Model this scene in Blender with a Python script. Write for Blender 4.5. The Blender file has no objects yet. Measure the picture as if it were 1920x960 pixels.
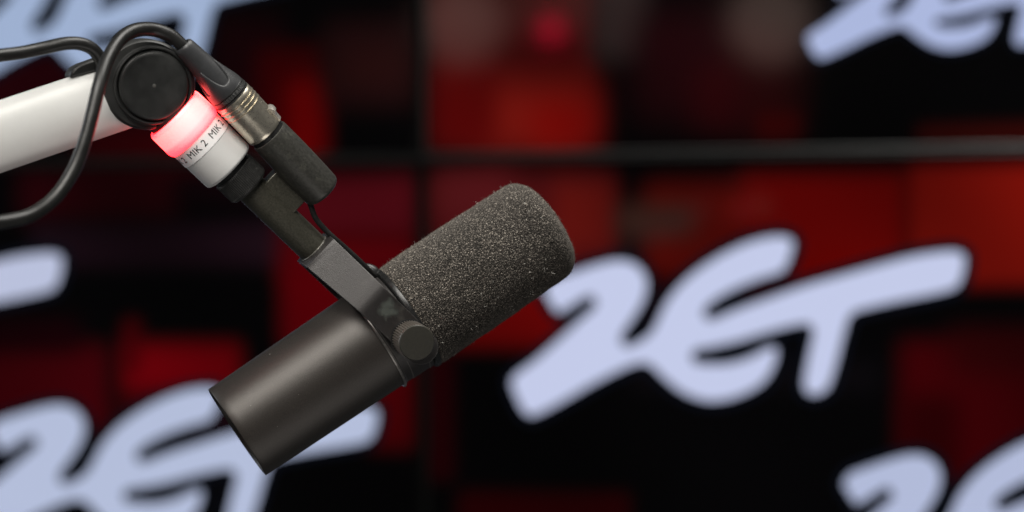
import bpy, bmesh, math, random
from mathutils import Vector, Matrix, noise, geometry
import numpy as np
random.seed(7)
PI = math.pi
S = bpy.context.scene
C = S.collection

# ------------------------------------------------------------------ camera
CAM_Z = 1.30
LENS, SENSOR = 85.0, 36.0
PXK = SENSOR / LENS / 1920.0
cam_d = bpy.data.cameras.new('camera'); cam = bpy.data.objects.new('camera', cam_d); C.objects.link(cam)
cam.location = (0, 0, CAM_Z); cam.rotation_euler = (PI/2, 0, 0)
cam_d.lens = LENS; cam_d.sensor_width = SENSOR; cam_d.clip_end = 50; cam_d.clip_start = 0.02
cam_d.dof.use_dof = True; cam_d.dof.focus_distance = 1.215; cam_d.dof.aperture_fstop = 3.9
S.camera = cam
def P(px, py, d):
    return Vector(((px-960)*d*PXK, d, CAM_Z-(py-480)*d*PXK))

# ------------------------------------------------------------------ world and lamps
W = bpy.data.worlds.new('World'); S.world = W; W.use_nodes = True
W.node_tree.nodes['Background'].inputs[0].default_value = (0.9, 0.95, 1.0, 1)
W.node_tree.nodes['Background'].inputs[1].default_value = 0.04
S.view_settings.view_transform = 'Standard'; S.view_settings.look = 'None'
S.view_settings.exposure = 0; S.view_settings.gamma = 1
MIC = P(740, 612, 1.2485)
def area(name, loc, target, sx, sy, power, col):
    l = bpy.data.lights.new(name, 'AREA'); l.shape = 'RECTANGLE'; l.size = sx; l.size_y = sy
    l.energy = power; l.color = col
    o = bpy.data.objects.new(name, l); C.objects.link(o); o.location = loc
    o.rotation_euler = (Vector(target)-Vector(loc)).to_track_quat('-Z', 'Y').to_euler()
    return o
area('ceiling_softbox_front', MIC+Vector((-0.30, -0.95, 0.95)), MIC, 0.85, 0.6, 23.0, (1, 0.965, 0.90))
area('ceiling_softbox_top', MIC+Vector((0.40, -0.15, 1.35)), MIC, 0.9, 0.7, 21.0, (1, 0.97, 0.92))
area('side_softbox', MIC+Vector((-1.3, 0.35, 0.35)), MIC, 0.4, 0.9, 4.0, (0.85, 0.92, 1.0))

area('low_fill', MIC+Vector((0.45, -0.5, -0.9)), MIC, 0.9, 0.7, 2.6, (1, 0.95, 0.9))  # added fill lamp below, standing in for light off an unseen desk
def spot(name, loc, target, power, angle, size):
    l = bpy.data.lights.new(name, 'SPOT'); l.energy = power; l.spot_size = math.radians(angle); l.spot_blend = 1.0; l.shadow_soft_size = size; l.color = (1, 0.98, 0.95)
    o = bpy.data.objects.new(name, l); C.objects.link(o); o.location = loc
    o.rotation_euler = (Vector(target)-Vector(loc)).to_track_quat('-Z', 'Y').to_euler()
spot('seam_fill_spot', P(2150, -700, 2.25), P(1600, 290, 2.40), 130, 110, 0.05)  # added out-of-view spot, brightens the panel seams towards the right

# ------------------------------------------------------------------ materials
def srgb(r, g, b):
    f = lambda c: (c/255/12.92) if c/255 <= 0.04045 else ((c/255+0.055)/1.055)**2.4
    return (f(r), f(g), f(b), 1)
def mat(name, base, rough=0.5, metal=0.0, var=0.0, vscale=60, bump=0.0, bscale=2500, spec=0.5,
        wear=None, wear_scale=90, wear_lo=0.55, wear_hi=0.7, rvar=0.0, coat=0.0):
    m = bpy.data.materials.new(name); m.use_nodes = True
    nt = m.node_tree; N = nt.nodes; L = nt.links; b = N['Principled BSDF']
    b.inputs['Roughness'].default_value = rough; b.inputs['Metallic'].default_value = metal
    b.inputs['Specular IOR Level'].default_value = spec
    b.inputs['Coat Weight'].default_value = coat
    b.inputs['Base Color'].default_value = (*base[:3], 1)
    tc = N.new('ShaderNodeTexCoord')
    colout = None
    if var or rvar:
        n = N.new('ShaderNodeTexNoise'); n.inputs['Scale'].default_value = vscale; n.inputs['Detail'].default_value = 6
        n.inputs['Roughness'].default_value = 0.65
        L.new(tc.outputs['Object'], n.inputs['Vector'])
        if var:
            mr = N.new('ShaderNodeMapRange'); mr.inputs['From Min'].default_value = 0.3; mr.inputs['From Max'].default_value = 0.7
            mr.inputs['To Min'].default_value = 1-var; mr.inputs['To Max'].default_value = 1+var
            L.new(n.outputs['Fac'], mr.inputs['Value'])
            vm = N.new('ShaderNodeVectorMath'); vm.operation = 'SCALE'; vm.inputs[0].default_value = base[:3]
            L.new(mr.outputs['Result'], vm.inputs['Scale']); colout = vm.outputs['Vector']
        if rvar:
            m2 = N.new('ShaderNodeMapRange'); m2.inputs['From Min'].default_value = 0.3; m2.inputs['From Max'].default_value = 0.7
            m2.inputs['To Min'].default_value = rough-rvar; m2.inputs['To Max'].default_value = rough+rvar
            L.new(n.outputs['Fac'], m2.inputs['Value']); L.new(m2.outputs['Result'], b.inputs['Roughness'])
    if wear:
        n = N.new('ShaderNodeTexNoise'); n.inputs['Scale'].default_value = wear_scale; n.inputs['Detail'].default_value = 9
        n.inputs['Roughness'].default_value = 0.7
        L.new(tc.outputs['Object'], n.inputs['Vector'])
        mr = N.new('ShaderNodeMapRange'); mr.inputs['From Min'].default_value = wear_lo; mr.inputs['From Max'].default_value = wear_hi
        L.new(n.outputs['Fac'], mr.inputs['Value'])
        mx = N.new('ShaderNodeMix'); mx.data_type = 'RGBA'
        L.new(mr.outputs['Result'], mx.inputs[0])
        if colout: L.new(colout, mx.inputs[6])
        else: mx.inputs[6].default_value = (*base[:3], 1)
        mx.inputs[7].default_value = (*wear[:3], 1)
        colout = mx.outputs[2]
    if colout: L.new(colout, b.inputs['Base Color'])
    if bump:
        n = N.new('ShaderNodeTexNoise'); n.inputs['Scale'].default_value = bscale; n.inputs['Detail'].default_value = 3
        L.new(tc.outputs['Object'], n.inputs['Vector'])
        bp = N.new('ShaderNodeBump'); bp.inputs['Strength'].default_value = bump; bp.inputs['Distance'].default_value = 0.0003
        L.new(n.outputs['Fac'], bp.inputs['Height']); L.new(bp.outputs['Normal'], b.inputs['Normal'])
    return m

M_body = mat('satin_grey_paint', (0.036, 0.031, 0.0275), 0.40, 0.4, var=0.45, vscale=2300, bump=0.3, bscale=3200, spec=0.55)
M_yoke = mat('powder_coated_steel', (0.022, 0.0195, 0.019), 0.45, 0.25, var=0.12, vscale=900, bump=0.3, bscale=2200,
             wear=(0.07, 0.066, 0.06), wear_scale=70, wear_lo=0.58, wear_hi=0.74, rvar=0.06)
_nt = M_yoke.node_tree; _b = _nt.nodes['Principled BSDF']; _src = _b.inputs['Base Color'].links[0].from_socket
_bv = _nt.nodes.new('ShaderNodeBevel'); _bv.inputs['Radius'].default_value = 0.0007; _bv.samples = 6
_g = _nt.nodes.new('ShaderNodeNewGeometry'); _d = _nt.nodes.new('ShaderNodeVectorMath'); _d.operation = 'DOT_PRODUCT'
_nt.links.new(_bv.outputs[0], _d.inputs[0]); _nt.links.new(_g.outputs['Normal'], _d.inputs[1])
_m = _nt.nodes.new('ShaderNodeMapRange'); _m.inputs['From Min'].default_value = 0.97; _m.inputs['From Max'].default_value = 0.85; _m.inputs['To Max'].default_value = 0.8
_nt.links.new(_d.outputs['Value'], _m.inputs['Value'])
_x = _nt.nodes.new('ShaderNodeMix'); _x.data_type = 'RGBA'; _nt.links.new(_m.outputs['Result'], _x.inputs[0]); _nt.links.new(_src, _x.inputs[6]); _x.inputs[7].default_value = (0.22, 0.21, 0.20, 1)
_nt.links.new(_x.outputs[2], _b.inputs['Base Color'])
M_tube = mat('worn_tube_paint', (0.062, 0.059, 0.046), 0.33, 0.45, var=0.35, vscale=900, bump=0.2, bscale=2600,
             wear=(0.15, 0.145, 0.12), wear_scale=75, wear_lo=0.57, wear_hi=0.72, rvar=0.06)
M_sleeve = mat('rubbed_black_sleeve', (0.042, 0.041, 0.036), 0.36, 0.25, var=0.35, vscale=700, bump=0.2, bscale=2400,
               wear=(0.11, 0.11, 0.088), wear_scale=170, wear_lo=0.55, wear_hi=0.80, rvar=0.07)
M_ring = mat('black_gloss_ring', (0.018, 0.018, 0.018), 0.3, 0.3, var=0.2, vscale=300, rvar=0.08)
M_edge = mat('bare_metal_edge', (0.35, 0.33, 0.31), 0.35, 0.9, var=0.5, vscale=260)
M_knob = mat('knob_black_metal', (0.036, 0.034, 0.028), 0.42, 0.3, var=0.2, vscale=700, bump=0.25, bscale=2600,
             wear=(0.05, 0.049, 0.038), wear_scale=140, wear_lo=0.55, wear_hi=0.8)
M_knurl = mat('knob_knurl', (0.30, 0.27, 0.24), 0.32, 0.8, var=0.2, vscale=500)
M_hub = mat('black_plastic_hub', (0.0165, 0.017, 0.0165), 0.42, 0.0, var=0.25, vscale=90, bump=0.22, bscale=2000, rvar=0.07,
            wear=(0.06, 0.06, 0.055), wear_scale=420, wear_lo=0.70, wear_hi=0.78)
M_rubber = mat('cable_rubber', (0.010, 0.010, 0.0096), 0.36, 0.0, spec=0.4, var=0.2, vscale=120, bump=0.25, bscale=1300, rvar=0.06)
M_boot = mat('connector_boot_rubber', (0.028, 0.029, 0.031), 0.42, 0.0, var=0.2, vscale=200, bump=0.2, bscale=2300,
             wear=(0.08, 0.08, 0.075), wear_scale=500, wear_lo=0.71, wear_hi=0.78)
M_white = mat('white_painted_metal', (0.62, 0.62, 0.61), 0.42, 0.0, var=0.04, vscale=60, bump=0.1, bscale=1800)
M_alu = mat('pale_anodised_aluminium', (0.64, 0.645, 0.63), 0.42, 0.15, var=0.05, vscale=30, bump=0.08, bscale=900)
M_label = mat('paper_label', (0.86, 0.86, 0.86), 0.55, 0.0, var=0.02, vscale=300)
M_ink = mat('black_ink', (0.012, 0.012, 0.012), 0.5)
M_emboss = mat('embossed_black', (0.10, 0.10, 0.10), 0.32)
M_nickel = mat('satin_nickel', (0.74, 0.68, 0.56), 0.29, 0.95, var=0.06, vscale=500, bump=0.03, bscale=900, rvar=0.04,
               wear=(0.58, 0.53, 0.42), wear_scale=160, wear_lo=0.5, wear_hi=0.75)
M_smudge = mat('greenish_smudge', (0.12, 0.13, 0.11), 0.6, 0.0, var=0.3, vscale=600)
M_dust = mat('pale_dust', (0.6, 0.58, 0.53), 0.8)
M_bezel_shaded = mat('shaded_bezel_plastic', (0.0014, 0.0014, 0.0012), 0.6, spec=0.05)  # side strips: same bezel, with shade put into a darker colour
M_bezel_lit = mat('lit_bezel_plastic', (0.007, 0.007, 0.0067), 0.5, 0.0, spec=0.12, var=0.1, vscale=20)  # top and bottom strips: light from above put into the paler colour

def emis(name, col, strength, base=(0.0005, 0.0005, 0.0005)):
    m = bpy.data.materials.new(name); m.use_nodes = True; b = m.node_tree.nodes['Principled BSDF']
    b.inputs['Base Color'].default_value = (*base, 1); b.inputs['Roughness'].default_value = 0.06; b.inputs['Specular IOR Level'].default_value = 0.14
    b.inputs['Emission Color'].default_value = col; b.inputs['Emission Strength'].default_value = strength
    return m

# ------------------------------------------------------------------ helpers
def tag(o, label=None, cat=None, group=None, kind=None):
    if label: o['label'] = label
    if cat: o['category'] = cat
    if group: o['group'] = group
    if kind: o['kind'] = kind
    return o
def empty(name, loc, label, cat, group=None):
    o = bpy.data.objects.new(name, None); C.objects.link(o); o.location = loc; o.empty_display_size = 0.02
    return tag(o, label, cat, group)
def add(name, me, m, parent, frame=None, smooth=True, label=None, kind=None, bevel=0):
    """link a mesh (or bmesh) as one object; frame is its world matrix"""
    if isinstance(me, bmesh.types.BMesh):
        bm = me; me = bpy.data.meshes.new(name); bm.to_mesh(me); bm.free()
    o = bpy.data.objects.new(name, me); C.objects.link(o)
    if m and not me.materials: me.materials.append(m)
    fr = frame if frame is not None else Matrix.Identity(4)
    if parent:
        o.parent = parent
        pw = parent.get('_w'); pm = Matrix(MW[parent.name])
        o.matrix_local = pm.inverted() @ fr
    else:
        o.matrix_world = fr
    MW[o.name] = fr.copy()
    if smooth:
        for p in me.polygons: p.use_smooth = True
        me.set_sharp_from_angle(angle=math.radians(38))
    if bevel:
        md = o.modifiers.new('bevel', 'BEVEL'); md.width = bevel; md.segments = 2; md.limit_method = 'ANGLE'; md.angle_limit = math.radians(35)
    if label: o['label'] = label
    if kind: o['kind'] = kind
    return o
MW = {}
def thing(name, loc, label, cat, group=None):
    o = empty(name, loc, label, cat, group); MW[o.name] = Matrix.Translation(loc); return o
def frame(origin, z, xhint):
    z = z.normalized(); x = (xhint - z*xhint.dot(z)).normalized(); y = z.cross(x)
    m = Matrix((x, y, z)).transposed().to_4x4(); m.translation = origin; return m
def lathe(prof, n=96, a0=0, a1=2*PI, rfun=None):
    """prof: list of (z, r) along local z"""
    bm = bmesh.new(); full = abs(a1-a0-2*PI) < 1e-6
    cols = n if full else n+1
    rows = []
    for (z, r) in prof:
        if r < 1e-7: rows.append([bm.verts.new((0, 0, z))]); continue
        row = []
        for i in range(cols):
            a = a0+(a1-a0)*i/n
            rr = r if rfun is None else rfun(z, r, a)
            row.append(bm.verts.new((rr*math.cos(a), rr*math.sin(a), z)))
        rows.append(row)
    for A, B in zip(rows, rows[1:]):
        for i in range(n):
            j = (i+1) % cols if full else i+1
            if len(A) == 1 and len(B) == 1: continue
            if len(A) == 1: bm.faces.new((A[0], B[j], B[i]))
            elif len(B) == 1: bm.faces.new((A[i], A[j], B[0]))
            else: bm.faces.new((A[i], A[j], B[j], B[i]))
    bmesh.ops.recalc_face_normals(bm, faces=bm.faces[:])
    return bm
def rounded(z0, z1, r, c, steps=4, cap0=True, cap1=True, c1=None):
    """closed cylinder profile with rounded edges"""
    c1 = c if c1 is None else c1
    p = [(z0, 0)] if cap0 else []
    for i in range(steps+1):
        a = PI/2*i/steps; p.append((z0+c*(1-math.sin(a)), r-c*(1-math.cos(PI/2-a)) if False else r-c+c*math.sin(a)))
    # fix first arc (from face to wall)
    p = ([(z0, 0)] if cap0 else []) + [(z0+c-c*math.cos(PI/2*i/steps), r-c+c*math.sin(PI/2*i/steps)) for i in range(steps+1)]
    p += [(z1-c1+c1*math.sin(PI/2*i/steps), r-c1+c1*math.cos(PI/2*i/steps)) for i in range(steps+1)]
    if cap1: p.append((z1, 0))
    return p
def catmull(pts, k=8, closed=False):
    out = []; n = len(pts)
    rng = range(n) if closed else range(n-1)
    for i in rng:
        g = (lambda j: pts[j % n]) if closed else (lambda j: pts[max(0, min(n-1, j))])
        p0, p1, p2, p3 = g(i-1), g(i), g(i+1), g(i+2)
        for s in range(k):
            t = s/k
            out.append(tuple(0.5*((2*p1[d])+(-p0[d]+p2[d])*t+(2*p0[d]-5*p1[d]+4*p2[d]-p3[d])*t*t+(-p0[d]+3*p1[d]-3*p2[d]+p3[d])*t**3) for d in range(len(p1))))
    if not closed: out.append(tuple(pts[-1]))
    return out
def tube(pts, r, n=20):
    """swept round tube through 3D points, pts in world space; returns bmesh"""
    pts = [Vector(p) for p in pts]; bm = bmesh.new(); rows = []
    t0 = (pts[1]-pts[0]).normalized(); u = t0.orthogonal().normalized()
    for i, p in enumerate(pts):
        t = (pts[min(i+1, len(pts)-1)]-pts[max(i-1, 0)]).normalized()
        u = (u-t*u.dot(t)).normalized(); v = t.cross(u)
        rr = r(i/(len(pts)-1)) if callable(r) else r
        rows.append([bm.verts.new(p+(u*math.cos(2*PI*k/n)+v*math.sin(2*PI*k/n))*rr) for k in range(n)])
    for A, B in zip(rows, rows[1:]):
        for k in range(n): bm.faces.new((A[k], A[(k+1) % n], B[(k+1) % n], B[k]))
    bm.faces.new(rows[0]); bm.faces.new(rows[-1][::-1])
    bmesh.ops.recalc_face_normals(bm, faces=bm.faces[:])
    return bm
def text_on_cylinder(body, size, R, z, a_center, thick=0.00008, up=1, spacing=1.0):
    """text mesh wrapped round local z axis; letters read with 'up' along +-z"""
    cu = bpy.data.curves.new('lettering', 'FONT'); cu.body = body; cu.size = size; cu.align_x = 'CENTER'; cu.align_y = 'CENTER'
    cu.space_character = spacing; cu.resolution_u = 4; cu.offset = size*0.001
    o = bpy.data.objects.new('lettering_tmp', cu); C.objects.link(o)
    dg = bpy.context.evaluated_depsgraph_get(); me = bpy.data.meshes.new_from_object(o.evaluated_get(dg))
    bpy.data.objects.remove(o)
    bm = bmesh.new(); bm.from_mesh(me)
    bmesh.ops.triangulate(bm, faces=bm.faces[:])
    for _ in range(2):
        es = [e for e in bm.edges if e.calc_length() > size*0.12]
        if es: bmesh.ops.subdivide_edges(bm, edges=es, cuts=1)
        bmesh.ops.triangulate(bm, faces=bm.faces[:])
    for v in bm.verts:
        a = a_center+up*v.co.x/R; v.co = Vector((R*math.cos(a), R*math.sin(a), z+up*v.co.y))
    me.clear_geometry(); bm.to_mesh(me); bm.free()
    return me

# ================================================================== video wall (background)
YAW, ROLL = math.radians(12.0), math.radians(-0.35)
seam = P(790, 297, 2.42)                       # point where the four panels meet
xw = Vector((math.cos(YAW), -math.sin(YAW), 0)) # right side slightly nearer
zw = Vector((0, 0, 1)); yw = zw.cross(xw)
RR = Matrix.Rotation(ROLL, 3, yw); xw = RR @ xw; zw = RR @ zw
WALL = Matrix((xw, yw, zw)).transposed().to_4x4(); WALL.translation = seam
WINV = WALL.inverted()
def wall_xy(px, py):
    o = Vector((0, 0, CAM_Z)); d = P(px, py, 1.0)-o
    t = (seam-o).dot(yw)/d.dot(yw); q = WINV @ (o+d*t); return q.x, q.z

PW, PH, BZ = 1.018, 0.573, 0.0056
# picture shown on the wall: soft rectangles  x0,y0,x1,y1 in photograph pixels, sRGB, edge softness
RECTS = [
 (-300, 100, 140, 220, (44,2,9), 30), (150, 235, 420, 330, (66,2,8), 40),
 (405, 30, 535, 290, (26,3,6), 40), (485, 90, 606, 300, (62,0,2), 30), (540, 150, 606, 300, (112,2,2), 28),
 (606, 40, 775, 200, (36,12,13), 40), (640, 90, 760, 160, (44,14,14), 40),
 (40, 315, 330, 410, (50,3,10), 35), (330, 320, 540, 380, (20,3,8), 30), (60, 418, 530, 500, (34,15,24), 24),
 (525, 330, 778, 440, (82,9,18), 24), (525, 440, 778, 520, (88,2,8), 30), (528, 500, 660, 650, (92,0,6), 20),
 (-400, 648, 200, 800, (66,1,7), 26), (-400, 600, 150, 660, (26,0,4), 30),
 (232, 645, 450, 735, (112,0,8), 20), (232, 600, 262, 700, (70,0,5), 14), (232, 735, 420, 800, (60,0,5), 40),
 (690, 680, 775, 840, (84,1,6), 20),
 (816, -80, 1115, 275, (70,8,8), 12), (816, -80, 1115, 60, (84,34,32), 40), (900, 150, 1113, 275, (126,20,14), 55),
 (1000, 190, 1112, 274, (136,10,6), 40), (816, 110, 930, 275, (86,4,4), 40),
 (1110, -80, 1210, 110, (54,38,38), 40), (1190, 20, 1420, 230, (36,5,9), 60), (1370, 60, 1500, 250, (44,5,7), 50),
 (1300, 120, 1390, 240, (50,4,8), 40), (1420, 210, 1500, 262, (64,3,3), 14), (1720, 228, 2200, 268, (58,7,4), 12),
 (812, 325, 1152, 520, (74,12,14), 16), (1040, 340, 1150, 470, (104,18,14), 30), (816, 325, 960, 420, (84,18,22), 40),
 (835, 500, 1130, 650, (116,5,5), 18),
 (1212, 345, 1400, 520, (108,14,8), 30), (1160, 385, 1300, 440, (74,42,36), 30), (1390, 325, 1695, 560, (122,5,3), 20),
 (1705, 305, 2300, 535, (136,17,9), 16), (1150, 520, 1260, 600, (40,0,2), 20),
 (1690, 640, 2300, 900, (66,0,4), 24), (1690, 740, 1800, 900, (44,0,2), 30), (1780, 620, 2300, 700, (50,2,4), 40),
 (800, 660, 850, 900, (42,0,4), 16), (860, 925, 1180, 1100, (46,0,2), 14), (1180, 680, 1650, 730, (13,8,12), 30),
]
wr = []
for (x0, y0, x1, y1, c, s) in RECTS:
    a = wall_xy(x0, y1); b = wall_xy(x1, y0); wr.append((a[0], a[1], b[0], b[1], srgb(*c)[:3], (s*1.8+18)*0.00052))
def picture(X, Z):
    col = np.zeros(X.shape+(3,)); col[:] = (0.0012, 0.0008, 0.0011)
    for (x0, z0, x1, z1, c, s) in wr:
        sm = lambda v: np.clip(v/s+0.5, 0, 1)**2*(3-2*np.clip(v/s+0.5, 0, 1))
        m = (sm(X-x0)*sm(x1-X)*sm(Z-z0)*sm(z1-Z))[..., None]
        col = col*(1-m)+np.array(c)*m
    pn = 0.72+0.30*np.sin(X*9.1+1.3)*np.cos(Z*11.7+0.4)+0.12*np.sin(X*23+Z*17)
    return col*pn[..., None]*np.array((0.80, 0.95, 0.90))
M_screen = bpy.data.materials.new('lit_screen'); M_screen.use_nodes = True
nt = M_screen.node_tree; b = nt.nodes['Principled BSDF']; b.inputs['Base Color'].default_value = (0.0003, 0.0003, 0.0003, 1)
b.inputs['Roughness'].default_value = 0.06; b.inputs['Specular IOR Level'].default_value = 0.14; b.inputs['Emission Strength'].default_value = 1.0
at = nt.nodes.new('ShaderNodeAttribute'); at.attribute_name = 'picture'; nt.links.new(at.outputs['Color'], b.inputs['Emission Color'])

LOGO = [(185,300),(215,245),(265,222),(320,203),(400,177),(480,160),(545,168),(592,200),(618,250),(616,310),(590,372),(552,430),(520,478),(530,487),
 (580,460),(605,435),(625,395),(660,325),(720,252),(800,187),(900,127),(1000,86),(1090,68),(1150,75),(1179,105),(1174,150),(1153,208),(1122,243),
 (1040,270),(950,305),(880,342),(838,376),(845,386),(900,364),(960,340),(1050,308),(1200,256),(1350,214),(1500,172),(1620,142),(1740,125),(1800,129),(1834,155),(1833,220),(1812,280),
 (1778,309),(1700,330),(1550,360),(1430,388),(1395,404),(1375,462),(1350,560),(1326,640),(1300,690),(1250,715),(1203,705),(1180,665),(1186,600),(1202,520),(1216,455),(1200,444),
 (1130,458),(1050,480),(950,510),(850,532),(800,540),(790,550),(815,556),(900,556),(980,535),(1048,500),(1085,492),(1112,505),(1118,535),(1104,592),(1060,660),(980,710),(880,738),(800,733),(720,700),(650,645),(600,598),
 (560,598),(500,622),(400,672),(300,730),(200,783),(152,795),(110,770),(75,700),(60,645),(85,600),(150,553),(240,475),(320,402),(384,345),(375,338),(330,366),(275,398),(238,390),(206,342)]
LP = [(x/2.0426-470, y/2.0426-200) for (x, y) in catmull(LOGO, 4, True)]    # centred logo in photograph pixels; centre = (1390, 600)
def inset(pts, w):
    out = []; n = len(pts)
    for i in range(n):
        a = pts[i-1]; c = pts[(i+1) % n]; tx, ty = c[0]-a[0], c[1]-a[1]; l = math.hypot(tx, ty) or 1
        out.append((pts[i][0]-ty/l*w, pts[i][1]+tx/l*w))
    return out
LI = inset(LP, 11.0)
def place_logo(cx, cy, scale, rot, col, label, panel, strength=1.0, sy=None):
    sy = sy or scale
    ca, sa = math.cos(math.radians(rot)), math.sin(math.radians(rot))
    pts = [wall_xy(cx+(scale*x)*ca-(sy*y)*sa, cy+(scale*x)*sa+(sy*y)*ca) for x, y in LI]
    # keep inside the panel's picture area
    x0, x1, z0, z1 = panel['_rect']
    poly = [Vector((p[0], p[1])) for p in pts]
    def clip(poly, f):
        out = []
        for i in range(len(poly)):
            a, b2 = poly[i-1], poly[i]; fa, fb = f(a), f(b2)
            if (fa >= 0) != (fb >= 0): out.append(a+(b2-a)*(fa/(fa-fb)))
            if fb >= 0: out.append(b2)
        return out
    for f in (lambda p: p.x-x0, lambda p: x1-p.x, lambda p: p.y-z0, lambda p: z1-p.y): poly = clip(poly, f)
    tri = geometry.tessellate_polygon([[Vector((p.x, p.y, 0)) for p in poly]])
    me = bpy.data.meshes.new('logo'); me.from_pydata([(p.x, -0.0016, p.y) for p in poly], [], [tuple(t) for t in tri])
    bm = bmesh.new(); bm.from_mesh(me); bmesh.ops.recalc_face_normals(bm, faces=bm.faces[:])
    if sum(f.normal.y for f in bm.faces) > 0: bmesh.ops.reverse_faces(bm, faces=bm.faces[:])
    bm.to_mesh(me); bm.free()
    add('logo', me, emis('logo_white', srgb(*col), strength), panel, WALL, smooth=False, label=label)
    # dark rim behind it
    w = 0.0095*scale; V = []; F = []; n = len(poly)
    for i in range(n):
        a = poly[i-1]; c = poly[(i+1) % n]; t = (c-a)
        if t.length < 1e-9: t = Vector((1, 0))
        t.normalize(); nn = Vector((t.y, -t.x))
        for q in (poly[i]-nn*w, poly[i]+nn*w):
            V.append((min(max(q.x, x0), x1), -0.0008, min(max(q.y, z0), z1)))
    for i in range(n):
        j = (i+1) % n; F.append((2*i, 2*i+1, 2*j+1, 2*j))
    me = bpy.data.meshes.new('logo_rim'); me.from_pydata(V, [], F)
    add('logo_rim', me, M_rim, panel, WALL, smooth=False)
M_rim = emis('logo_rim_dark', srgb(8, 11, 19), 1.0)

panels = {}
for (ix, iz, lab) in ((-1, 0, 'upper left video wall panel behind the boom arm, its pale ZET logo cut off'),
                      (0, 0, 'upper right video wall panel with a small ZET logo cut off at its corner'),
                      (-1, -1, 'lower left video wall panel behind the microphone body, with two pale ZET logos'),
                      (0, -1, 'lower right video wall panel, showing the one whole pale ZET logo')):
    x0, x1 = ix*PW, (ix+1)*PW; z0, z1 = iz*PH, (iz+1)*PH
    base = WALL @ Vector(((x0+x1)/2, 0.03, z0))
    t = thing('display_panel', base, lab, 'display screen', 'panels of the video wall')
    t['_rect'] = (x0+BZ, x1-BZ, z0+BZ, z1-BZ)
    panels[(ix, iz)] = t
    # housing behind
    bm = bmesh.new(); bmesh.ops.create_cube(bm, size=1)
    for v in bm.verts: v.co = Vector(((x0+x1)/2+v.co.x*(PW-0.002), 0.033+v.co.y*0.055, (z0+z1)/2+v.co.z*(PH-0.002)))
    add('housing', bm, M_hub, t, WALL, smooth=False)
    # bezel: four mitred strips with an outward chamfer
    bm = bmesh.new(); g = 0.0006
    outer = [(x0+g, z0+g), (x1-g, z0+g), (x1-g, z1-g), (x0+g, z1-g)]; inner = [(x0+BZ, z0+BZ), (x1-BZ, z0+BZ), (x1-BZ, z1-BZ), (x0+BZ, z1-BZ)]
    mid = [(x0+BZ*0.55, z0+BZ*0.55), (x1-BZ*0.55, z0+BZ*0.55), (x1-BZ*0.55, z1-BZ*0.55), (x0+BZ*0.55, z1-BZ*0.55)]
    loops = [[bm.verts.new((x, 0.005, z)) for x, z in outer], [bm.verts.new((x, -0.0050, z)) for x, z in outer],
             [bm.verts.new((x, -0.0062, z)) for x, z in mid], [bm.verts.new((x, -0.0008, z)) for x, z in inner], [bm.verts.new((x, 0.005, z)) for x, z in inner]]
    for A, B in zip(loops, loops[1:]):
        for i in range(4): bm.faces.new((A[i], A[(i+1) % 4], B[(i+1) % 4], B[i]))
    bmesh.ops.recalc_face_normals(bm, faces=bm.faces[:])
    bz = add('bezel', bm, M_bezel_lit, t, WALL, smooth=False)
    bz.data.materials.append(M_bezel_shaded)
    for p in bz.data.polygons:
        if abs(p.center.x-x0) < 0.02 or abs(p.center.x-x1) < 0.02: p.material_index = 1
    # screen with its picture as a colour attribute
    nx, nz = 200, 112
    xs = np.linspace(x0+BZ, x1-BZ, nx+1); zs = np.linspace(z0+BZ, z1-BZ, nz+1)
    X, Z = np.meshgrid(xs, zs); V = np.stack([X.ravel(), np.zeros(X.size), Z.ravel()], 1)
    idx = np.arange((nx+1)*(nz+1)).reshape(nz+1, nx+1)
    F = np.stack([idx[:-1, :-1].ravel(), idx[:-1, 1:].ravel(), idx[1:, 1:].ravel(), idx[1:, :-1].ravel()], 1)
    me = bpy.data.meshes.new('screen'); me.from_pydata(V.tolist(), [], F.tolist())
    ca = me.color_attributes.new('picture', 'FLOAT_COLOR', 'POINT')
    col = picture(X, Z).reshape(-1, 3); ca.data.foreach_set('color', np.concatenate([col, np.ones((len(col), 1))], 1).ravel())
    add('screen', me, M_screen, t, WALL, smooth=False)
#            cx    cy   scale rot  colour          label
place_logo(1390, 600, 1.00, 0, (196,203,233), 'whole ZET logo', panels[(0, -1)])
place_logo(1932, 958, 0.95, 0, (178,187,217), 'ZET logo cut by the lower right corner', panels[(0, -1)])
place_logo(320, 869, 0.92, 2, (180,190,218), 'ZET logo partly behind the microphone body', panels[(-1, -1)])
place_logo(-301, 603, 1.0, 0, (186,193,220), 'tip of a ZET logo at the left edge', panels[(-1, -1)])
place_logo(1819, 2, 0.71, 0, (172,184,222), 'small ZET logo at the top right', panels[(0, 0)], sy=0.60)
place_logo(240, 19, 0.80, 0, (158,176,208), 'ZET logo at the top left', panels[(-1, 0)], sy=0.85)

# studio lamps whose reflections show softly in the glossy screens
def mirrored(px, py, dist):
    o = Vector((0, 0, CAM_Z)); x, z = wall_xy(px, py); hit = WALL @ Vector((x, 0, z)); d = (hit-o).normalized()
    r = d-2*d.dot(yw)*yw; return hit+r*dist, hit
for (px, py, dist, s, e, colr) in ((865, 45, 3.6, 0.20, 0.36, (1, 0.58, 0.5)), (1445, 40, 3.6, 0.2, 0.42, (1, 0.66, 0.56)), (1033, 55, 3.4, 0.03, 0.26, (1, 0.0, 0.05))):
    loc, tgt = mirrored(px, py, dist)
    area('studio_lamp', loc, tgt, s, s, e, colr).data.shape = 'DISK'

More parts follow.
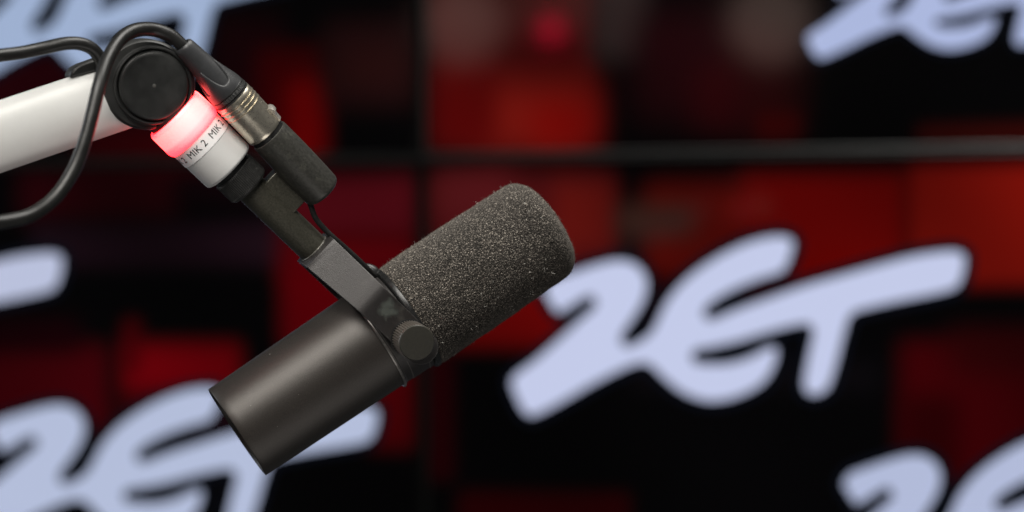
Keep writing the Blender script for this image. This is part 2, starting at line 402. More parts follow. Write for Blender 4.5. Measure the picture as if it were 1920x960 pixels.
# ================================================================== microphone frame of reference
pivot = MIC
Mdir = (P(1048, 405, 1.2485+0.018)-P(444, 811, 1.2485-0.0165)).normalized()
SUP = (P(433, 317, 1.2155)-pivot).normalized()
K = Mdir.cross(-SUP).normalized()
if K.y > 0: K = -K
Wd = SUP.cross(K).normalized()
if Wd.x < 0: Wd = -Wd
def proj(v):
    return Vector((960+v.x/(v.y*PXK), 480-(v.z-CAM_Z)/(v.y*PXK)))
def sof(px, py, o=pivot, d=SUP):
    """distance along an axis whose picture is nearest to a picture point"""
    best = None
    lo, hi = -0.3, 0.4
    for _ in range(4):
        st = (hi-lo)/60
        best = min((((proj(o+d*(lo+st*i))-Vector((px, py))).length, lo+st*i) for i in range(61)))
        lo, hi = best[1]-st, best[1]+st
    return best[1]
print('K', K, 'W', Wd, 'S', SUP, 'M', Mdir, 'M.S', Mdir.dot(SUP))

# ------------------------------------------------------------------ microphone
mic = thing('broadcast_microphone', pivot, 'dark grey broadcast microphone with a black foam windscreen, tilted in a metal yoke', 'microphone')
FM = frame(pivot, Mdir, K)             # local z along the microphone, x towards the viewer
mB = sof(444, 811, pivot, Mdir); mF = sof(1048, 405, pivot, Mdir)
print('mic from', mB, 'to', mF)
prof = [(mB+0.0025, 0.0249), (mB+0.0004, 0.0253), (mB, 0.0257), (mB+0.0001, 0.0261), (mB+0.0006, 0.02635)]
for i in range(1, 25): 
    t = i/24; prof.append((mB+0.0006+(-0.0125-mB)*t, 0.02635+0.0011*t**0.9))
body = add('body', lathe(prof, 160), M_body, mic, FM)
# recessed end plate inside the open back rim
add('end_plate', lathe([(mB+0.0145, 0), (mB+0.0140, 0.012), (mB+0.0128, 0.0215), (mB+0.011, 0.0246), (mB+0.0022, 0.0249)], 96), M_ring, mic, FM)
# clamp ring between body and foam
ring = [(-0.0130, 0.0262), (-0.0130, 0.0277), (-0.0127, 0.0281), (-0.0116, 0.0282), (-0.0112, 0.0278), (-0.0110, 0.0274), (-0.0072, 0.0274), (-0.0070, 0.0277), (0.0030, 0.0278), (0.0032, 0.0280),
        (0.0052, 0.0281), (0.0055, 0.0279), (0.0056, 0.0270), (0.0064, 0.0268)]
add('clamp_ring', lathe(ring, 160), M_yoke, mic, FM)
add('ring_lip', lathe([(-0.01315, 0.0275), (-0.0134, 0.0283), (-0.0132, 0.0288), (-0.0127, 0.0290), (-0.0122, 0.0288), (-0.0120, 0.0283), (-0.0120, 0.0279)], 160), M_edge, mic, FM)
add('neck_ring', lathe([(0.0050, 0.0260), (0.0060, 0.0275), (0.0066, 0.0295), (0.0072, 0.0298), (0.0090, 0.0298), (0.0094, 0.0292), (0.0094, 0.026)], 160), M_ring, mic, FM)
# little notches of the neck ring near the cable
for a in (0.0, 0.35):
    pass

# foam windscreen: dense grid pushed in and out cell by cell
def foam():
    z0, z1, R, c = 0.0088, mF-0.0040, 0.0293, 0.0125
    prof = [(z0+0.0005, 0.024), (z0, 0.0275), (z0+0.0006, 0.0287), (z0+0.002, 0.0293)]
    L = []
    nz = 270
    for i in range(nz): 
        z = z0+0.002+(z1-c-z0-0.002)*(i+1)/nz; t = (z-z0)/(z1-z0)
        L.append((z, R-0.0004*t+0.0003*math.sin(t*5)))
    prof += L
    Re = L[-1][1]; steps = 60
    for i in range(1, steps+1):
        a = PI/2*i/steps; prof.append((z1-c+c*math.sin(a)*0.96, Re-c+c*math.cos(a)))
    for i in range(1, 50):
        r = (Re-c)*(1-i/50); prof.append((z1-c+c*0.96+0.0022*(1-(r/(Re-c))**2)*0.8, r))
    bm = lathe(prof, 560)
    bm.normal_update()
    for v in bm.verts:
        p = v.co
        q = p*1700
        n1 = noise.noise(q, noise_basis='PERLIN_NEW'); n2 = noise.noise(p*2300+Vector((5, 3, 1))); n3 = noise.noise(p*45); n4 = noise.noise(p*160)
        v.co = p + v.normal*(0.00022*n1+0.00014*n2+0.00035*n3+0.00022*n4)
    me = bpy.data.meshes.new('foam_windscreen'); bm.to_mesh(me); bm.free(); return me
M_foam = bpy.data.materials.new('open_cell_foam'); M_foam.use_nodes = True
nt = M_foam.node_tree; N = nt.nodes; L = nt.links; b = N['Principled BSDF']
b.inputs['Roughness'].default_value = 0.85; b.inputs['Specular IOR Level'].default_value = 0.145
b.inputs['Sheen Weight'].default_value = 0.25; b.inputs['Sheen Roughness'].default_value = 0.4
b.inputs['Sheen Tint'].default_value = (0.9, 0.8, 0.7, 1)
tc = N.new('ShaderNodeTexCoord')
n1 = N.new('ShaderNodeTexNoise'); n1.inputs['Scale'].default_value = 1550; n1.inputs['Detail'].default_value = 2; n1.inputs['Roughness'].default_value = 0.6
vo = N.new('ShaderNodeTexVoronoi'); vo.inputs['Scale'].default_value = 1350
n2 = N.new('ShaderNodeTexNoise'); n2.inputs['Scale'].default_value = 35; n2.inputs['Detail'].default_value = 5
for q in (n1, vo, n2): L.new(tc.outputs['Object'], q.inputs['Vector'])
cr = N.new('ShaderNodeValToRGB'); e = cr.color_ramp.elements
e[0].position = 0.38; e[0].color = (0.008, 0.0072, 0.0062, 1); e[1].position = 0.72; e[1].color = (0.46, 0.41, 0.35, 1)
e2 = e.new(0.53); e2.color = (0.031, 0.0278, 0.0245, 1)
e3 = e.new(0.62); e3.color = (0.125, 0.111, 0.095, 1)
L.new(n1.outputs['Fac'], cr.inputs['Fac'])
mr = N.new('ShaderNodeMapRange'); mr.inputs['From Min'].default_value = 0.3; mr.inputs['From Max'].default_value = 0.7; mr.inputs['To Min'].default_value = 0.75; mr.inputs['To Max'].default_value = 1.25
L.new(n2.outputs['Fac'], mr.inputs['Value'])
vm = N.new('ShaderNodeVectorMath'); vm.operation = 'SCALE'; L.new(cr.outputs['Color'], vm.inputs[0]); L.new(mr.outputs['Result'], vm.inputs['Scale'])
L.new(vm.outputs['Vector'], b.inputs['Base Color'])
bp = N.new('ShaderNodeBump'); bp.inputs['Strength'].default_value = 0.9; bp.inputs['Distance'].default_value = 0.0006
L.new(vo.outputs['Distance'], bp.inputs['Height']); L.new(bp.outputs['Normal'], b.inputs['Normal'])
fm = foam()
foam_o = add('foam_windscreen', fm, M_foam, mic, FM)
# fine fibres standing off the foam, joined
random.seed(3)
V = []; F = []
polys = fm.polygons; np_ = len(polys)
def fibre(p, n, ln, w):
    d = (n*1.0+Vector((random.gauss(0, .6), random.gauss(0, .6), random.gauss(0, .6)))).normalized()
    s = d.cross(Vector((random.random()-.5, random.random()-.5, random.random()-.5))).normalized()*w
    s2 = d.cross(s).normalized()*w
    bend = Vector((random.gauss(0, .25), random.gauss(0, .25), random.gauss(0, .25)))*ln
    i = len(V); base = p-n*0.0002; m_ = p+d*ln*0.5; e_ = p+d*ln+bend
    V.extend([base+s, base-s*.5+s2*.87, base-s*.5-s2*.87, m_+s*.8, m_-s*.4+s2*.7, m_-s*.4-s2*.7, e_])
    for a in range(3):
        c = (a+1) % 3; F.append((i+a, i+c, i+3+c, i+3+a)); F.append((i+3+a, i+3+c, i+6))
for k in range(9000):
    pl = polys[random.randrange(np_)]
    fibre(pl.center.copy(), pl.normal.copy(), random.choice((0.0003, 0.0005, 0.0006, 0.0008, 0.0008, 0.0016)), 0.00004)
me = bpy.data.meshes.new('foam_fibres'); me.from_pydata(V, [], F)
M_fib = mat('foam_fibre', (0.11, 0.10, 0.09), 0.8)
add('foam_fibres', me, M_fib, mic, FM, kind='stuff')
# pale lint caught in the foam
V = []; F = []
for k in range(70):
    a = random.uniform(-1.6, 1.6)+ (0 if random.random() < .5 else -0.9); z = random.uniform(0.012, mF-0.012)
    n = Vector((math.cos(a), math.sin(a), 0)); p = n*0.0294+Vector((0, 0, z))
    if k < 40: fibre(p, n, random.uniform(0.0008, 0.0022), 0.00006)
    else:
        fibre(p, (n+Vector((0, 0, 1))*random.uniform(-2, 2)).normalized(), 0.0007, 0.0002)
for (px, py, r_) in ((985, 381, .0005), (1020, 505, .0006), (1035, 512, .0006), (958, 575, .0004), (962, 580, .0005), (997, 548, .0005), (760, 478, .0003)):
    # ray to the foam cylinder, in local coordinates
    o = Vector((0, 0, CAM_Z)); d = (P(px, py, 1)-o).normalized(); I = FM.inverted(); ol = I @ o; dl = I.to_3x3() @ d
    A = dl.x**2+dl.y**2; B = 2*(ol.x*dl.x+ol.y*dl.y); Cc = ol.x**2+ol.y**2-0.0293**2; D = B*B-4*A*Cc
    if D < 0: continue
    t = (-B-math.sqrt(D))/(2*A); p = ol+dl*t; n = Vector((p.x, p.y, 0)).normalized()
    for q in range(5): fibre(p+Vector((random.gauss(0, r_), random.gauss(0, r_), random.gauss(0, r_))), (n+Vector((0, 0, 1))*random.uniform(-2, 2)).normalized(), r_*1.1, r_*0.22)
me = bpy.data.meshes.new('lint'); me.from_pydata(V, [], F)
add('lint', me, M_dust, mic, FM, kind='stuff')
# dust specks on the body
V = []; F = []
for (px, py, s_) in ((537, 626, .00055), (653, 706, .0003), (685, 710, .0003), (728, 715, .00025), (506, 664, .0002), (610, 690, .00012), (560, 740, .00012), (470, 760, .00012), (700, 640, .00012), (640, 650, .00012), (520, 800, .00012), (590, 600, .00012)):
    o = Vector((0, 0, CAM_Z)); d = (P(px, py, 1)-o).normalized(); I = FM.inverted(); ol = I @ o; dl = I.to_3x3() @ d
    A = dl.x**2+dl.y**2; B = 2*(ol.x*dl.x+ol.y*dl.y); Cc = ol.x**2+ol.y**2-0.02695**2; D = B*B-4*A*Cc
    if D < 0: continue
    t = (-B-math.sqrt(D))/(2*A); p = ol+dl*t; n = Vector((p.x, p.y, 0)).normalized(); u = n.cross(Vector((0, 0, 1))); w = (u+Vector((0, 0, random.uniform(-1.5, 1.5)))).normalized(); u2 = n.cross(w)
    i = len(V); V += [p+w*s_*1.6, p+u2*s_*.6, p-w*s_*1.6, p-u2*s_*.6, p+n*s_*.6, p-n*0.001]
    for a in range(4): F += [(i+a, i+(a+1) % 4, i+4), (i+(a+1) % 4, i+a, i+5)]
me = bpy.data.meshes.new('dust_specks'); me.from_pydata(V, [], F); add('dust_specks', me, M_dust, mic, FM, smooth=False, kind='stuff')

# ------------------------------------------------------------------ yoke
FS = frame(pivot, SUP, K)      # local z up the stem, x towards viewer, y = z cross x
ysign = 1 if (FS.to_3x3() @ Vector((0, 1, 0))).dot(Wd) > 0 else -1
KO = 0.0302                    # centre line of the side plates
ST = 0.0588                    # top of the yoke
FOLD = 0.0262
def strap():
    cl = [(-0.0095, KO), (0.0, KO), (0.010, KO), (0.020, KO)]
    cl += [(FOLD-0.002, KO), (FOLD, KO-0.0003), (FOLD+0.002, KO-0.0012)]
    for i in range(1, 8):
        t = i/8; cl.append((FOLD+0.002+(ST-0.0045-FOLD-0.002)*t, KO-0.0012+(0.0135-KO+0.0012)*t))
    cl += [(ST-0.0035, 0.0130), (ST-0.0017, 0.0118), (ST-0.0010, 0.0095), (ST-0.0010, 0.0)]
    # rounded lower end
    ext = [(-0.0095-0.0085*math.sin(a), KO) for a in (PI/2*0.995, PI*0.42, PI*0.34, PI*0.25, PI*0.16, PI*0.08)]
    cl = ext+cl
    full = cl+[(s, -k) for s, k in cl[-2::-1]]
    th = 0.00135; bm = bmesh.new(); rows = []
    for i, (s, k) in enumerate(full):
        a = full[max(0, i-1)]; c = full[min(len(full)-1, i+1)]; tx = Vector((c[0]-a[0], c[1]-a[1])).normalized(); nn = Vector((-tx.y, tx.x))
        hw = 0.0087
        if s < -0.0095: u = min(1, (-0.0095-s)/0.0085); hw = 0.0087*math.sqrt(max(0.0004, 1-u*u))
        if s > FOLD: hw = 0.0087+0.0012*(s-FOLD)/(ST-FOLD)
        rows.append([bm.verts.new((k+nn.y*th*e1, hw*e2, s+nn.x*th*e1)) for e1, e2 in ((-1, -1), (-1, 1), (1, 1), (1, -1))])
    for A, B in zip(rows, rows[1:]):
        for q in range(4): bm.faces.new((A[q], A[(q+1) % 4], B[(q+1) % 4], B[q]))
    bm.faces.new(rows[0]); bm.faces.new(rows[-1][::-1])
    bmesh.ops.recalc_face_normals(bm, faces=bm.faces[:])
    return bm
yoke = add('yoke', strap(), M_yoke, mic, FS, bevel=0.0004)
# stem tube
s_top = sof(473, 356)
add('stem_tube', lathe([(ST-0.001, 0.0081), (ST+0.001, 0.0081)]+[(ST+(s_top-ST)*i/20, 0.0081) for i in range(1, 21)]+[(s_top+0.002, 0.0078), (s_top+0.002, 0)], 72), M_tube, mic, FS)
def bead():
    bm = bmesh.new(); rows = []; n, m_ = 90, 8
    for i in range(n):
        a = 2*PI*i/n; rr = 0.0083+0.00025*noise.noise(Vector((math.cos(a)*6, math.sin(a)*6, 0)))
        row = []
        for j in range(m_):
            b_ = 2*PI*j/m_; q = rr+(0.00032+0.0002*noise.noise(Vector((math.cos(a)*14, math.sin(a)*14, 3))))*math.cos(b_); row.append(bm.verts.new((q*math.cos(a), q*math.sin(a), ST+0.0006+0.0004*math.sin(b_))))
        rows.append(row)
    for i in range(n):
        A, B = rows[i], rows[(i+1) % n]
        for j in range(m_): bm.faces.new((A[j], B[j], B[(j+1) % m_], A[(j+1) % m_]))
    bmesh.ops.recalc_face_normals(bm, faces=bm.faces[:]); return bm
add('weld_bead', bead(), mat('weld_metal', (0.22, 0.21, 0.19), 0.4, 0.6, var=0.6, vscale=500), mic, FS)
# clamping knob on the near plate (and its twin on the far plate)
def knob_mesh():
    n = 44; kn = 0.0092
    pr = [(0.0, kn-0.0006), (0.0004, kn), (0.0144, kn), (0.0148, kn-0.0002)]
    bm = bmesh.new(); rows = []
    N_ = n*4
    for (z, r) in pr:
        rows.append([bm.verts.new(((r-(0.00075 if (i % 4) in (0, 1) and z <= 0.0145 else 0))*math.cos(2*PI*i/N_), (r-(0.00075 if (i % 4) in (0, 1) and z <= 0.0145 else 0))*math.sin(2*PI*i/N_), z)) for i in range(N_)])
    for A, B in zip(rows, rows[1:]):
        for i in range(N_): bm.faces.new((A[i], A[(i+1) % N_], B[(i+1) % N_], B[i]))
    bmesh.ops.recalc_face_normals(bm, faces=bm.faces[:]); return bm
for sg in (1, -1):
    FK = frame(pivot+Vector((-0.0013, 0, 0))+SUP*-0.0022+K*sg*(KO+0.0016), K*sg, SUP)
    add('knob', knob_mesh(), M_knurl, mic, FK, smooth=False)
    kb = MWk = C.objects[-1]
    cap = lathe([(0.0144, 0.0090), (0.0152, 0.00895), (0.0156, 0.0086), (0.01575, 0.007), (0.0158, 0.0)], 96)
    add('knob_cap', cap, M_knob, kb, FK)
    add('washer', lathe([(-0.0006, 0.006), (-0.0006, 0.0098), (0.0002, 0.0099), (0.0004, 0.0092)], 64), M_edge if sg < 0 else M_ring, kb, FK)
# dried smudge on the near plate, slightly proud of it
bm = bmesh.new(); n = 40
cc = bm.verts.new((0, 0, 0)); rim = []
for i in range(n):
    a = 2*PI*i/n; r = 0.0070*(1+0.45*noise.noise(Vector((math.cos(a)*1.8, math.sin(a)*1.8, 7)))); rim.append(bm.verts.new((0, r*math.cos(a)*0.8, r*math.sin(a)*1.05)))
for i in range(n): bm.faces.new((cc, rim[i], rim[(i+1) % n]))
msm = bpy.data.materials.new('smudge_film'); msm.use_nodes = True; nt = msm.node_tree; b = nt.nodes['Principled BSDF']
b.inputs['Base Color'].default_value = (0.11, 0.125, 0.11, 1); b.inputs['Roughness'].default_value = 0.6
nz_ = nt.nodes.new('ShaderNodeTexNoise'); nz_.inputs['Scale'].default_value = 260; nz_.inputs['Detail'].default_value = 6
tcn = nt.nodes.new('ShaderNodeTexCoord'); nt.links.new(tcn.outputs['Object'], nz_.inputs['Vector'])
gr = nt.nodes.new('ShaderNodeVectorMath'); gr.operation = 'LENGTH'; nt.links.new(tcn.outputs['Object'], gr.inputs[0])
m1 = nt.nodes.new('ShaderNodeMapRange'); m1.inputs['From Min'].default_value = 0.0072; m1.inputs['From Max'].default_value = 0.0025; m1.inputs['To Min'].default_value = -0.25; m1.inputs['To Max'].default_value = 0.25
nt.links.new(gr.outputs['Value'], m1.inputs['Value'])
ad = nt.nodes.new('ShaderNodeMath'); ad.operation = 'ADD'; nt.links.new(nz_.outputs['Fac'], ad.inputs[0]); nt.links.new(m1.outputs['Result'], ad.inputs[1])
m2 = nt.nodes.new('ShaderNodeMapRange'); m2.inputs['From Min'].default_value = 0.40; m2.inputs['From Max'].default_value = 0.75; m2.inputs['To Max'].default_value = 0.5
nt.links.new(ad.outputs[0], m2.inputs['Value']); nt.links.new(m2.outputs['Result'], b.inputs['Alpha'])
FSm = FS @ Matrix.Translation((KO+0.00135+0.00008, ysign*0.0018, 0.0175))
add('smudge', bm, msm, mic, FSm, smooth=False)

# block that joins the stem to the connector socket
KX0 = P(344, 86, 1.1865); KX1 = P(610, 364, 1.2270)          # connector axis
XD = (KX1-KX0).normalized()
FX = frame(KX0, XD, K)
def tof(px, py): return sof(px, py, KX0, XD)
sb0, sb1 = sof(476, 360), sof(532, 414)
bm = bmesh.new(); bmesh.ops.create_cube(bm, size=1)
for v in bm.verts:
    v.co = Vector((v.co.x*0.0115, ysign*(0.0115+v.co.y*0.014), (sb0+sb1)/2+v.co.z*abs(sb0-sb1)))
add('socket_bracket', bm, M_tube, mic, FS, bevel=0.0007)
t_sl0, t_sl1 = tof(504, 252), tof(607, 361)
pr = [(t_sl0+0.004, 0.0085), (t_sl0+0.0004, 0.0088), (t_sl0, 0.0094), (t_sl0+0.0003, 0.0099), (t_sl0+0.0012, 0.0101)]
pr += [(t_sl0+0.0012+(t_sl1-0.004-t_sl0)*i/12, 0.0101+0.0003*math.sin(PI*i/12)+0.00008*i/12) for i in range(1, 13)]
e0 = pr[-1]
pr += [(e0[0]+0.0030*math.sin(PI/2*i/6), e0[1]-0.0030*(1-math.cos(PI/2*i/6))) for i in range(1, 7)]+[(e0[0]+0.0031, 0)]
add('connector_socket', lathe(pr, 80), M_sleeve, mic, FX)
# thin lead from the socket down to the microphone
lead = [P(576, 368, 1.224), P(583, 386, 1.225), P(593, 411, 1.226), P(619, 440, 1.228), P(652, 469, 1.231), P(690, 505, 1.236), P(708, 526, 1.242)]
add('lead', tube(catmull([tuple(p) for p in lead], 8), 0.00145, 14), M_rubber, mic)
# strain relief on the ring
rl = [P(684, 500, 1.243), P(700, 508, 1.243), P(716, 530, 1.243), P(738, 560, 1.241)]
add('lead_boot', tube(catmull([tuple(p) for p in rl], 6), lambda t: 0.0020+0.0008*math.sin(PI*t), 16), M_ring, mic)

# ------------------------------------------------------------------ boom arm with hub, light ring and collar
arm = thing('boom_arm', P(287, 165, 1.20), 'white microphone boom arm with round black joint and glowing red light ring', 'boom arm')
s_w0, s_w1 = sof(429, 314.5), sof(362, 251)         # white collar bottom / top
s_r1 = sof(322, 214)
s_k0, s_k1 = sof(466, 347), sof(436, 321)
print('s', s_top, s_k0, s_k1, s_w0, s_w1, s_r1)
RWc = 0.0150
# knurled nut (belongs to the microphone's stem)
def nut():
    bm = bmesh.new(); rows = []; n = 72; N_ = n*4
    r0 = 0.0119
    pr = [(s_k0-0.0012, 0.0083, 0), (s_k0-0.0012, 0.0108, 0), (s_k0-0.0002, 0.0116, 0), (s_k0+0.0006, r0, 1), (s_k1-0.0012, r0, 1), (s_k1-0.0004, r0, 0), (s_k1, r0-0.0004, 0), (s_k1, 0.009, 0)]
    for (z, r, kn) in pr:
        rows.append([bm.verts.new(((r-(0.00028 if kn and (i % 4) in (0, 1) else 0))*math.cos(2*PI*i/N_), (r-(0.00028 if kn and (i % 4) in (0, 1) else 0))*math.sin(2*PI*i/N_), z)) for i in range(N_)])
    for A, B in zip(rows, rows[1:]):
        for i in range(N_): bm.faces.new((A[i], A[(i+1) % N_], B[(i+1) % N_], B[i]))
    bmesh.ops.recalc_face_normals(bm, faces=bm.faces[:]); return bm
add('knurled_nut', nut(), mat('nut_black', (0.028, 0.028, 0.027), 0.38, 0.2, var=0.3, vscale=300, wear=(0.12, 0.12, 0.115), wear_scale=500, wear_lo=0.58, wear_hi=0.78), mic, FS, smooth=False)
add('nut_gap_ring', lathe([(s_k1-0.0002, 0.0095), (s_k1-0.0002, 0.0112), (s_w0+0.0006, 0.0112)], 72), M_ring, mic, FS)  # black ring in the gap between nut and white collar
# white collar
band = abs(s_w1-s_w0)*0.36
add('collar', lathe([(s_w0, 0.0), (s_w0, 0.0136), (s_w0+0.0003, 0.0143), (s_w0+0.0010, RWc-0.0001), (s_w0+0.0018, RWc)]+[(s_w0+0.0018+(s_w1-s_w0-0.001)*i/6, RWc+0.0001*i/6) for i in range(1, 7)], 120), M_white, arm, FS)
lab = add('paper_label', lathe([(s_w1-band, RWc+0.0001), (s_w1-band, RWc+0.00028), (s_w1-0.0002, RWc+0.0003)], 160), M_label, arm, FS, label='white label strip printed MIK 2')
# lettering wraps round the collar; angle 0 = towards viewer
for (ac, body_) in ((-0.38, 'MIK 2'), (0.64, 'MIK 2'), (-1.40, 'MIK 2')):
    me = text_on_cylinder(body_, 0.0052, RWc+0.00036, s_w1-band*0.55, ac*ysign, up=1, spacing=1.0)
    add('lettering', me, M_ink, lab, FS, smooth=False)
# glowing ring
M_glow = bpy.data.materials.new('red_light_diffuser'); M_glow.use_nodes = True; nt = M_glow.node_tree; b = nt.nodes['Principled BSDF']
b.inputs['Base Color'].default_value = (0.70, 0.6, 0.6, 1); b.inputs['Roughness'].default_value = 0.4
tcn = nt.nodes.new('ShaderNodeTexCoord'); sp = nt.nodes.new('ShaderNodeSeparateXYZ'); nt.links.new(tcn.outputs['Object'], sp.inputs[0])
mr = nt.nodes.new('ShaderNodeMapRange'); mr.inputs['From Min'].default_value = s_w1; mr.inputs['From Max'].default_value = s_r1
nt.links.new(sp.outputs['Z'], mr.inputs['Value'])
cr = nt.nodes.new('ShaderNodeValToRGB'); e = cr.color_ramp.elements
e[0].position = 0.0; e[0].color = (1.0, 0.007, 0.014, 1); e[1].position = 1.0; e[1].color = (1.0, 0.005, 0.010, 1)
for p_, c_ in ((0.22, (1, 0.014, 0.019, 1)), (0.34, (1, 0.036, 0.037, 1)), (0.82, (1, 0.038, 0.036, 1))):
    q = e.new(p_); q.color = c_
nt.links.new(mr.outputs['Result'], cr.inputs['Fac']); nt.links.new(cr.outputs['Color'], b.inputs['Emission Color']); b.inputs['Emission Strength'].default_value = 8.5
RG = 0.0164
gp = [(s_w1-0.0008, RWc-0.001), (s_w1-0.0009, RWc+0.0004), (s_w1-0.0002, RG-0.0004), (s_w1+0.0012, RG), (s_w1+0.0022, RG+0.0001), (s_r1-0.002, RG-0.0001), (s_r1-0.0008, RG-0.0004), (s_r1, RG-0.0012), (s_r1, 0.010)]
gl = add('light_ring', lathe(gp, 120), M_glow, arm, FS, label='glowing red ring')
# neck between light ring and hub
s_hub = sof(292, 178)
add('neck', lathe([(s_r1-0.0005, 0.0142), (s_r1+0.0025, 0.0142), (s_r1+0.003, 0.0135), (s_hub+0.002, 0.0130)], 80), M_hub, arm, FS)
# hub
hubc = P(281, 158, (pivot+SUP*s_hub).y)
HK = K
FH = frame(hubc, HK, SUP)
HR = 0.0213
def hubp(z0, z1, r, c, cap=True): return rounded(z0, z1, r, c, 5, False, cap)
add('hub_housing', lathe([(-0.021, 0.0), (-0.021, HR-0.002), (-0.019, HR)]+[(0.0085, HR), (0.0100, HR-0.0006), (0.0104, HR-0.0016), (0.0104, 0.012)], 120), M_hub, arm, FH)
add('hub_rim', lathe([(0.0100, HR-0.0018), (0.0128, HR-0.0019), (0.0136, HR-0.0024), (0.0138, HR-0.0030), (0.0134, HR-0.0036), (0.0120, HR-0.0038), (0.0118, HR-0.005)], 120), M_hub, arm, FH)
cap = add('hub_cap', lathe([(0.0112, HR-0.0042), (0.0142, HR-0.0042), (0.0152, HR-0.0045), (0.0157, HR-0.0052), (0.0158, 0.0145), (0.0159, 0.011), (0.01595, 0.006), (0.016, 0)], 120), M_hub, arm, FH)
add('cap_mark', lathe([(0.01601, 0.0009), (0.01606, 0.0008), (0.01607, 0)], 24), mat('scuffed_dot', (0.06, 0.06, 0.055), 0.6), cap, FH)
# arm extrusion: axis in the picture plane to the left, slightly nearer
AX0 = P(279, 161, hubc.y+0.003); a_end = P(-420, 400, 1.135)
AD = (a_end-P(200, 190, 1.196)).normalized()
FA = frame(AX0, AD, HK)           # z along the arm, x to the viewer
up_a = (FA.to_3x3() @ Vector((0, 1, 0))).z
def arm_profile():
    h, w = 0.0169, 0.0052
    pts = []
    # flat box with domed faces and rounded corners
    for i in range(-10, 11):
        t = i/10; pts.append((w+0.0042*(1-t*t)-0.0012*abs(t)**6, h*0.93*t))
    pts.append((w*0.55, h)); 
    for i in range(10, -11, -1):
        t = i/10; 
        pts.append((-w-0.003*(1-t*t), h*0.93*t))
    pts.append((w*0.55, -h)); 
    return pts
pp = arm_profile(); bm = bmesh.new(); rows = []
for z in (0.012, 0.02, 0.05, 0.12, 0.25): rows.append([bm.verts.new((x, y, z)) for x, y in pp])
for A, B in zip(rows, rows[1:]):
    for i in range(len(pp)): bm.faces.new((A[i], A[(i+1) % len(pp)], B[(i+1) % len(pp)], B[i]))
bm.faces.new(rows[0]); bm.faces.new(rows[-1][::-1]); bmesh.ops.recalc_face_normals(bm, faces=bm.faces[:])
add('arm_profile', bm, M_alu, arm, FA, bevel=0.0006)
# plastic fork holding the profile at the hub
bm = bmesh.new()
sgn = 1 if up_a > 0 else -1
outl = [(0.0, HR-0.0003), (0.010, HR-0.0010), (0.020, 0.0215), (0.030, 0.0212), (0.0335, 0.0205), (0.0365, 0.0188), (0.0375, 0.0162), (0.012, 0.0142), (0.0, 0.012)]
A = [bm.verts.new((0.0050, sgn*y, z)) for z, y in outl]; B = [bm.verts.new((-0.008, sgn*y, z)) for z, y in outl]
bm.faces.new(A); bm.faces.new(B[::-1])
for i in range(len(outl)): bm.faces.new((A[i], A[(i+1) % len(outl)], B[(i+1) % len(outl)], B[i]))
bmesh.ops.recalc_face_normals(bm, faces=bm.faces[:])
add('end_cover', bm, M_hub, arm, FA, bevel=0.0012)
# collar of the housing that hugs the end of the profile
FHB = frame(P(271, 157, hubc.y), HK, SUP)
add('hub_flange', lathe([(-0.008, HR-0.001), (-0.0075, HR+0.0006), (-0.006, HR+0.0011), (0.0085, HR+0.0011), (0.0103, HR+0.0007), (0.0111, HR-0.0002), (0.0111, HR-0.004)], 120), M_hub, arm, FHB)

# ------------------------------------------------------------------ microphone cable with its connector
cab = thing('microphone_cable', KX0, 'black microphone cable looping down from its nickel plug beside the red light ring', 'cable')
t_col = tof(427, 166.6); t_m0 = tof(435.6, 180.6); t_m1 = tof(501, 243)
def boot_r(z):
    pts = [(-0.0005, 0.0046), (0.0004, 0.0051), (0.002, 0.0053), (0.012, 0.0062), (0.022, 0.0074), (t_col, 0.0089)]
    for a, c in zip(pts, pts[1:]):
        if a[0] <= z <= c[0]: return a[1]+(c[1]-a[1])*(z-a[0])/(c[0]-a[0])
    return pts[-1][1] if z > 0 else pts[0][1]
pr = [(-0.0006, 0.0035), (-0.0006, 0.0043)]+[(t_col*i/30, boot_r(t_col*i/30)) for i in range(31)]
boot = add('boot', lathe(pr, 72), M_boot, cab, FX)
def collar_grip():
    n = 144; m_ = 16; bm = bmesh.new(); rows = []
    for i in range(n):
        a = 2*PI*i/n; c = math.cos(4*a+0.9*ysign); sh = 0.5+0.5*c; sh = sh**0.65
        top = 0.0150+0.0115*(1-sh) if False else 0.0265-0.0125*(1-sh)**1.6 
        row = [bm.verts.new(((boot_r(top)-0.0004)*math.cos(a), (boot_r(top)-0.0004)*math.sin(a), top-0.0002))]
        for j in range(m_+1):
            z = top+(t_col-top)*j/m_; g = 0.00075*min(1, (j+0.4)/1.6) ; r = boot_r(z)+g+0.0002*math.sin(PI*j/m_)
            row.append(bm.verts.new((r*math.cos(a), r*math.sin(a), z)))
        rows.append(row)
    for i in range(n):
        A, B = rows[i], rows[(i+1) % n]
        for j in range(m_+1): bm.faces.new((A[j], B[j], B[j+1], A[j+1]))
    bmesh.ops.recalc_face_normals(bm, faces=bm.faces[:]); return bm
add('grip', collar_grip(), M_boot, boot, FX)
r0 = 0.0097
pr = [(t_col-0.0002, r0-0.0002), (t_col+0.0004, r0), (t_col+0.0007, r0-0.0005), (t_col+0.0010, r0-0.0005), (t_col+0.0012, r0+0.0001), (t_m0-0.0014, r0+0.0003), (t_m0-0.0012, r0-0.0004), (t_m0-0.0008, r0-0.0004), (t_m0-0.0006, r0+0.0003), (t_m0+0.0003, r0+0.0003), (t_m0+0.0003, 0.008)]
lr = add('locking_ring', lathe(pr, 96), M_hub, cab, FX)
me = text_on_cylinder('NEUTRIK', 0.0030, r0+0.00042, (t_col+0.0012+t_m0-0.0014)/2, ysign*0.0, up=-1, spacing=1.2)
add('lettering', me, M_emboss, lr, FX, smooth=False)
pr = [(t_m0, 0.0085), (t_m0, 0.0098), (t_m0+0.0004, 0.0101)]
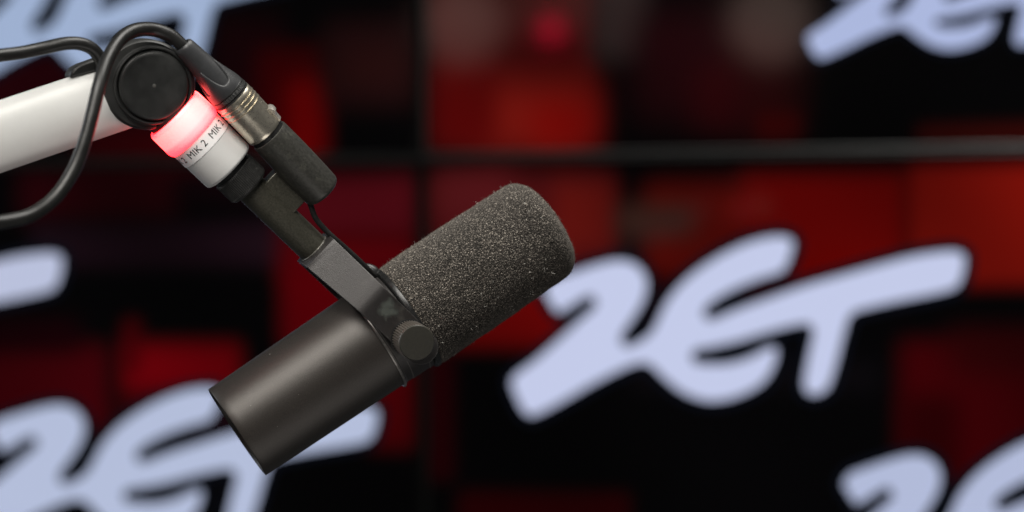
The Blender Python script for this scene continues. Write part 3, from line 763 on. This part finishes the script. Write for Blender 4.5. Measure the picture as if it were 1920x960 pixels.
for zc in (0.0032, 0.0056, 0.0080):
    pr += [(t_m0+zc-0.0005, 0.0101), (t_m0+zc-0.0003, 0.00975), (t_m0+zc+0.0001, 0.00975), (t_m0+zc+0.0003, 0.01035), (t_m0+zc+0.0006, 0.01035), (t_m0+zc+0.0008, 0.0101)]
pr += [(t_m0+0.012, 0.01005), (t_m1-0.002, 0.01005), (t_m1-0.0006, 0.0101), (t_m1, 0.0098), (t_m1, 0.008)]
shell = add('plug_shell', lathe(pr, 110), M_nickel, cab, FX)
add('seal', lathe([(t_m1-0.0003, 0.0085), (t_m1-0.0002, 0.0094), (t_sl0+0.002, 0.0094)], 72), M_ring, cab, FX)
# release latch on the right edge
ph = None
FXi = FX.to_3x3()
def ang_of(v): l = FXi.inverted() @ v; return math.atan2(l.y, l.x)
aL = ang_of(Vector((0.72, -0.18, 0.69)))
bm = bmesh.new(); prof2 = [(t_m1-0.0088, 0.0099), (t_m1-0.0082, 0.0112), (t_m1-0.0070, 0.0120), (t_m1-0.0056, 0.0120), (t_m1-0.0046, 0.0112), (t_m1-0.0030, 0.0108), (t_m1-0.0004, 0.0107), (t_m1-0.0002, 0.0095)]
rows = []
for z, r in prof2: rows.append([bm.verts.new((r*math.cos(aL+da)-0.0*da, r*math.sin(aL+da), z)) for da in (-0.34, -0.3, -0.15, 0, 0.15, 0.3, 0.34)])
for A, B in zip(rows, rows[1:]):
    for i in range(6): bm.faces.new((A[i], A[i+1], B[i+1], B[i]))
for row in (rows,):
    pass
lo = [bm.verts.new((0.0094*math.cos(aL-0.34), 0.0094*math.sin(aL-0.34), z)) for z, r in prof2]; hi = [bm.verts.new((0.0094*math.cos(aL+0.34), 0.0094*math.sin(aL+0.34), z)) for z, r in prof2]
for i in range(len(prof2)-1):
    bm.faces.new((lo[i], rows[i][0], rows[i+1][0], lo[i+1])); bm.faces.new((rows[i][-1], hi[i], hi[i+1], rows[i+1][-1]))
bmesh.ops.recalc_face_normals(bm, faces=bm.faces[:])
add('release_latch', bm, mat('latch_metal', (0.75, 0.71, 0.64), 0.25, 0.8), shell, FX)
# the cable itself
d0 = 1.1865
cp = [(356, 99, d0+.002), (340, 84, d0), (318, 66, d0-.002), (285, 55, d0-.006), (250, 58, d0-.014), (222, 78, d0-.022), (200, 115, d0-.032), (186, 160, d0-.04), (174, 210, d0-.044), (160, 262, d0-.047),
      (140, 315, d0-.05), (108, 365, d0-.055), (65, 400, d0-.062), (20, 414, d0-.07), (-30, 417, d0-.08), (-120, 400, d0-.1), (-260, 370, d0-.12)]
add('cord', tube(catmull([tuple(P(*c)) for c in cp], 10), 0.00335, 28), M_rubber, cab)
# second cable
ac = thing('arm_cable', P(187, 128, 1.19), 'black cable rising off the top of the white arm and leaving at the left edge', 'cable')
c2 = [(200, 160, 1.190), (194, 136, 1.186), (188, 112, 1.182), (174, 92, 1.178), (150, 82, 1.174), (120, 82, 1.170), (80, 91, 1.166), (40, 99, 1.160), (0, 104, 1.153), (-60, 112, 1.145), (-160, 126, 1.13), (-260, 140, 1.12)]
add('cord', tube(catmull([tuple(P(*c)) for c in c2], 10), 0.00325, 28), M_rubber, ac)

for o in list(bpy.data.objects):
    for k_ in ('_rect',):
        if k_ in o: del o[k_]
